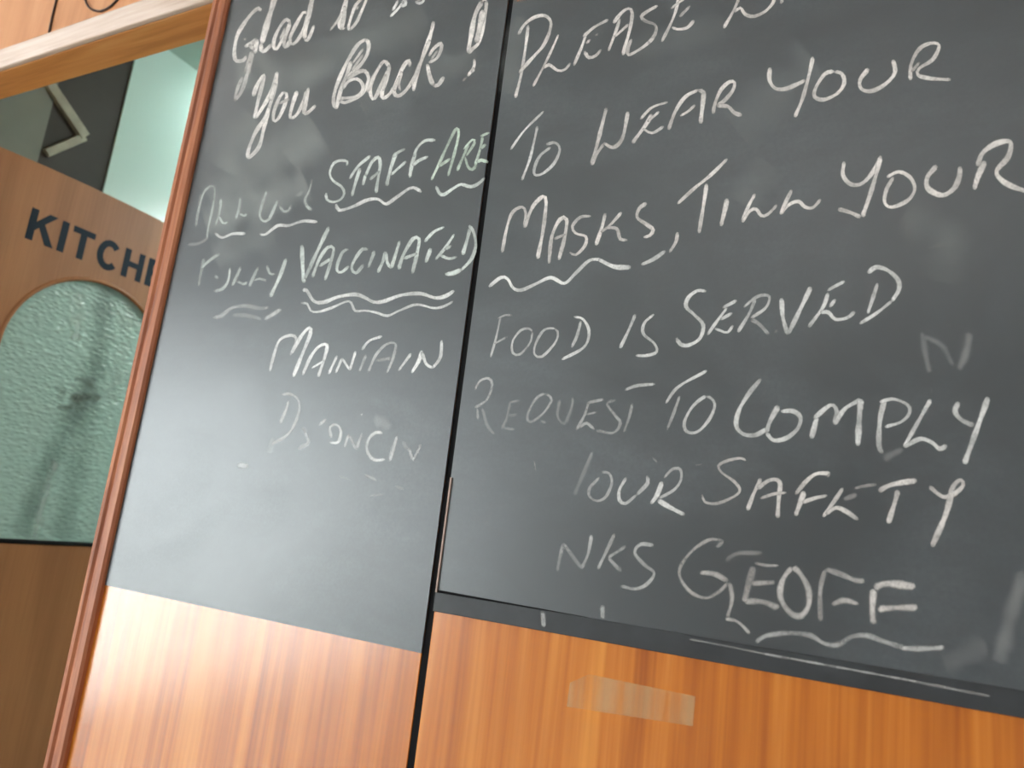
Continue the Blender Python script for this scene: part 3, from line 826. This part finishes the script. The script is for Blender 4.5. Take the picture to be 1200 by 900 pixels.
word(right, PINK, [
    (VV, '5 .42 210,75 235,50 180,45 110,90 60,160 65,210 110,265 170,285 220,260 257,223; 7 .5 143,180 200,185 257,215; 6 .42 265,220 275,290 255,367; 5 .6 248,370 300,385 348,432'),
    (VV, '9 .42 365,155 345,220 325,303; 6 .2 250,130 300,100 400,100; 4 .45 368,140 415,150 468,151; 7 .42 355,225 453,220; 8 .5 328,300 400,300 468,327'),
    (VV, '8 .62 525,162 485,210 475,280 510,340 555,360 590,320 590,250 560,190 525,162'),
    (VV, '7 .4 660,170 640,250 640,382; 7 .46 660,165 720,185 780,210 823,216; 7 .55 687,311 740,295 798,311'),
    (VV, '9 .76 860,248 855,330 860,393; 10 .85 862,243 920,225 1033,240; 8 .78 878,331 960,325 1043,325')], 0.85)
marks('chalk_underline', right, WHITE, VV, '7 .42 373,467 420,440 520,430 600,440 650,470 710,480 770,445 830,440 890,460 985,492; 7 .7 975,492 1060,495 1152,490', 0.85)
for txt in ('2.6 .25 808,749 850,757 900,767', '3.2 .42 895,766 950,776 1010,787 1075,799', '4 .28 1068,798 1110,806 1160,816'):
    ribbons('chalk_dust', parse(PX, txt), right, WHITE, 0.8, on_wall, -BT - 0.0013)
ribbons('chalk_smudge', parse(PX, '6 .4 636,716 637,735'), right, WHITE, 0.8, on_wall, -BT - 0.0013)
marks('chalk_smudge', right, WHITE, (820, 560, 3), '22 .16 1050,650 1075,560 1105,450 1140,330|30 .08 860,660 940,620 1010,590', 1.0)
marks('chalk_smudge', right, WHITE, PX, '6 .4 706,709 706,726|3 .3 765,536 770,542|2 .3 815,545 824,544|2 .35 626,540 628,552', 0.8)
marks('chalk_smudge', right, MINT, PX, '40 .06 740,60 790,45 850,30|60 .05 860,150 910,110 960,80|40 .06 870,240 900,190|50 .06 1060,250 1110,280 1100,330|26 .10 612,20 600,60 596,110', 1.0)
ribbons('chalk_smudge', parse(PX, '3 .5 603,1 620,-1'), right, ORANGE, 0.6)

# worn tape on the wood below the right board
tp = [on_wall(a, b, -0.0004) for a, b in ((690, 790), (815, 816), (812, 851), (664, 828), (668, 800))]
tp2 = [Vector((p.x, -0.0001, p.z)) for p in tp]
tag(mesh_obj('tape_strip', tp + tp2, [(0, 1, 2, 3, 4), (5, 6, 7, 8, 9)] + [(i, (i + 1) % 5, 5 + (i + 1) % 5, 5 + i) for i in range(5)], TAPE),
    'strip of pale translucent tape stuck on the orange wood below the masks notice', 'tape')

# reflections and see-through tones painted as streaks, plus label remains, on the door glass
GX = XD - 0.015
DARK_GLASS_SHADE = (0.10, 0.14, 0.115); PALE_GLASS_SHEEN = (0.80, 0.90, 0.84); BROWN = (0.13, 0.10, 0.075)
for tint, txt in ((DARK_GLASS_SHADE, '30 .38 124,332 119,380 108,440 78,500 50,560 24,628'), (DARK_GLASS_SHADE, '34 .26 108,450 96,520 82,580 70,632'),
                  (PALE_GLASS_SHEEN, '20 .35 92,342 88,400'), (PALE_GLASS_SHEEN, '12 .40 66,540 50,590 40,632'), (PALE_GLASS_SHEEN, '26 .22 148,352 142,410 132,470'),
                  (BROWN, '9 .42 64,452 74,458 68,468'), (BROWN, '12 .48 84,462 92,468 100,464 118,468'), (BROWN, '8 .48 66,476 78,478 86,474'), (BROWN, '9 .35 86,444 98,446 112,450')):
    ribbons('light_streak_and_label', parse(PX, txt), door, tint, 1.0, on_side, GX, 1)
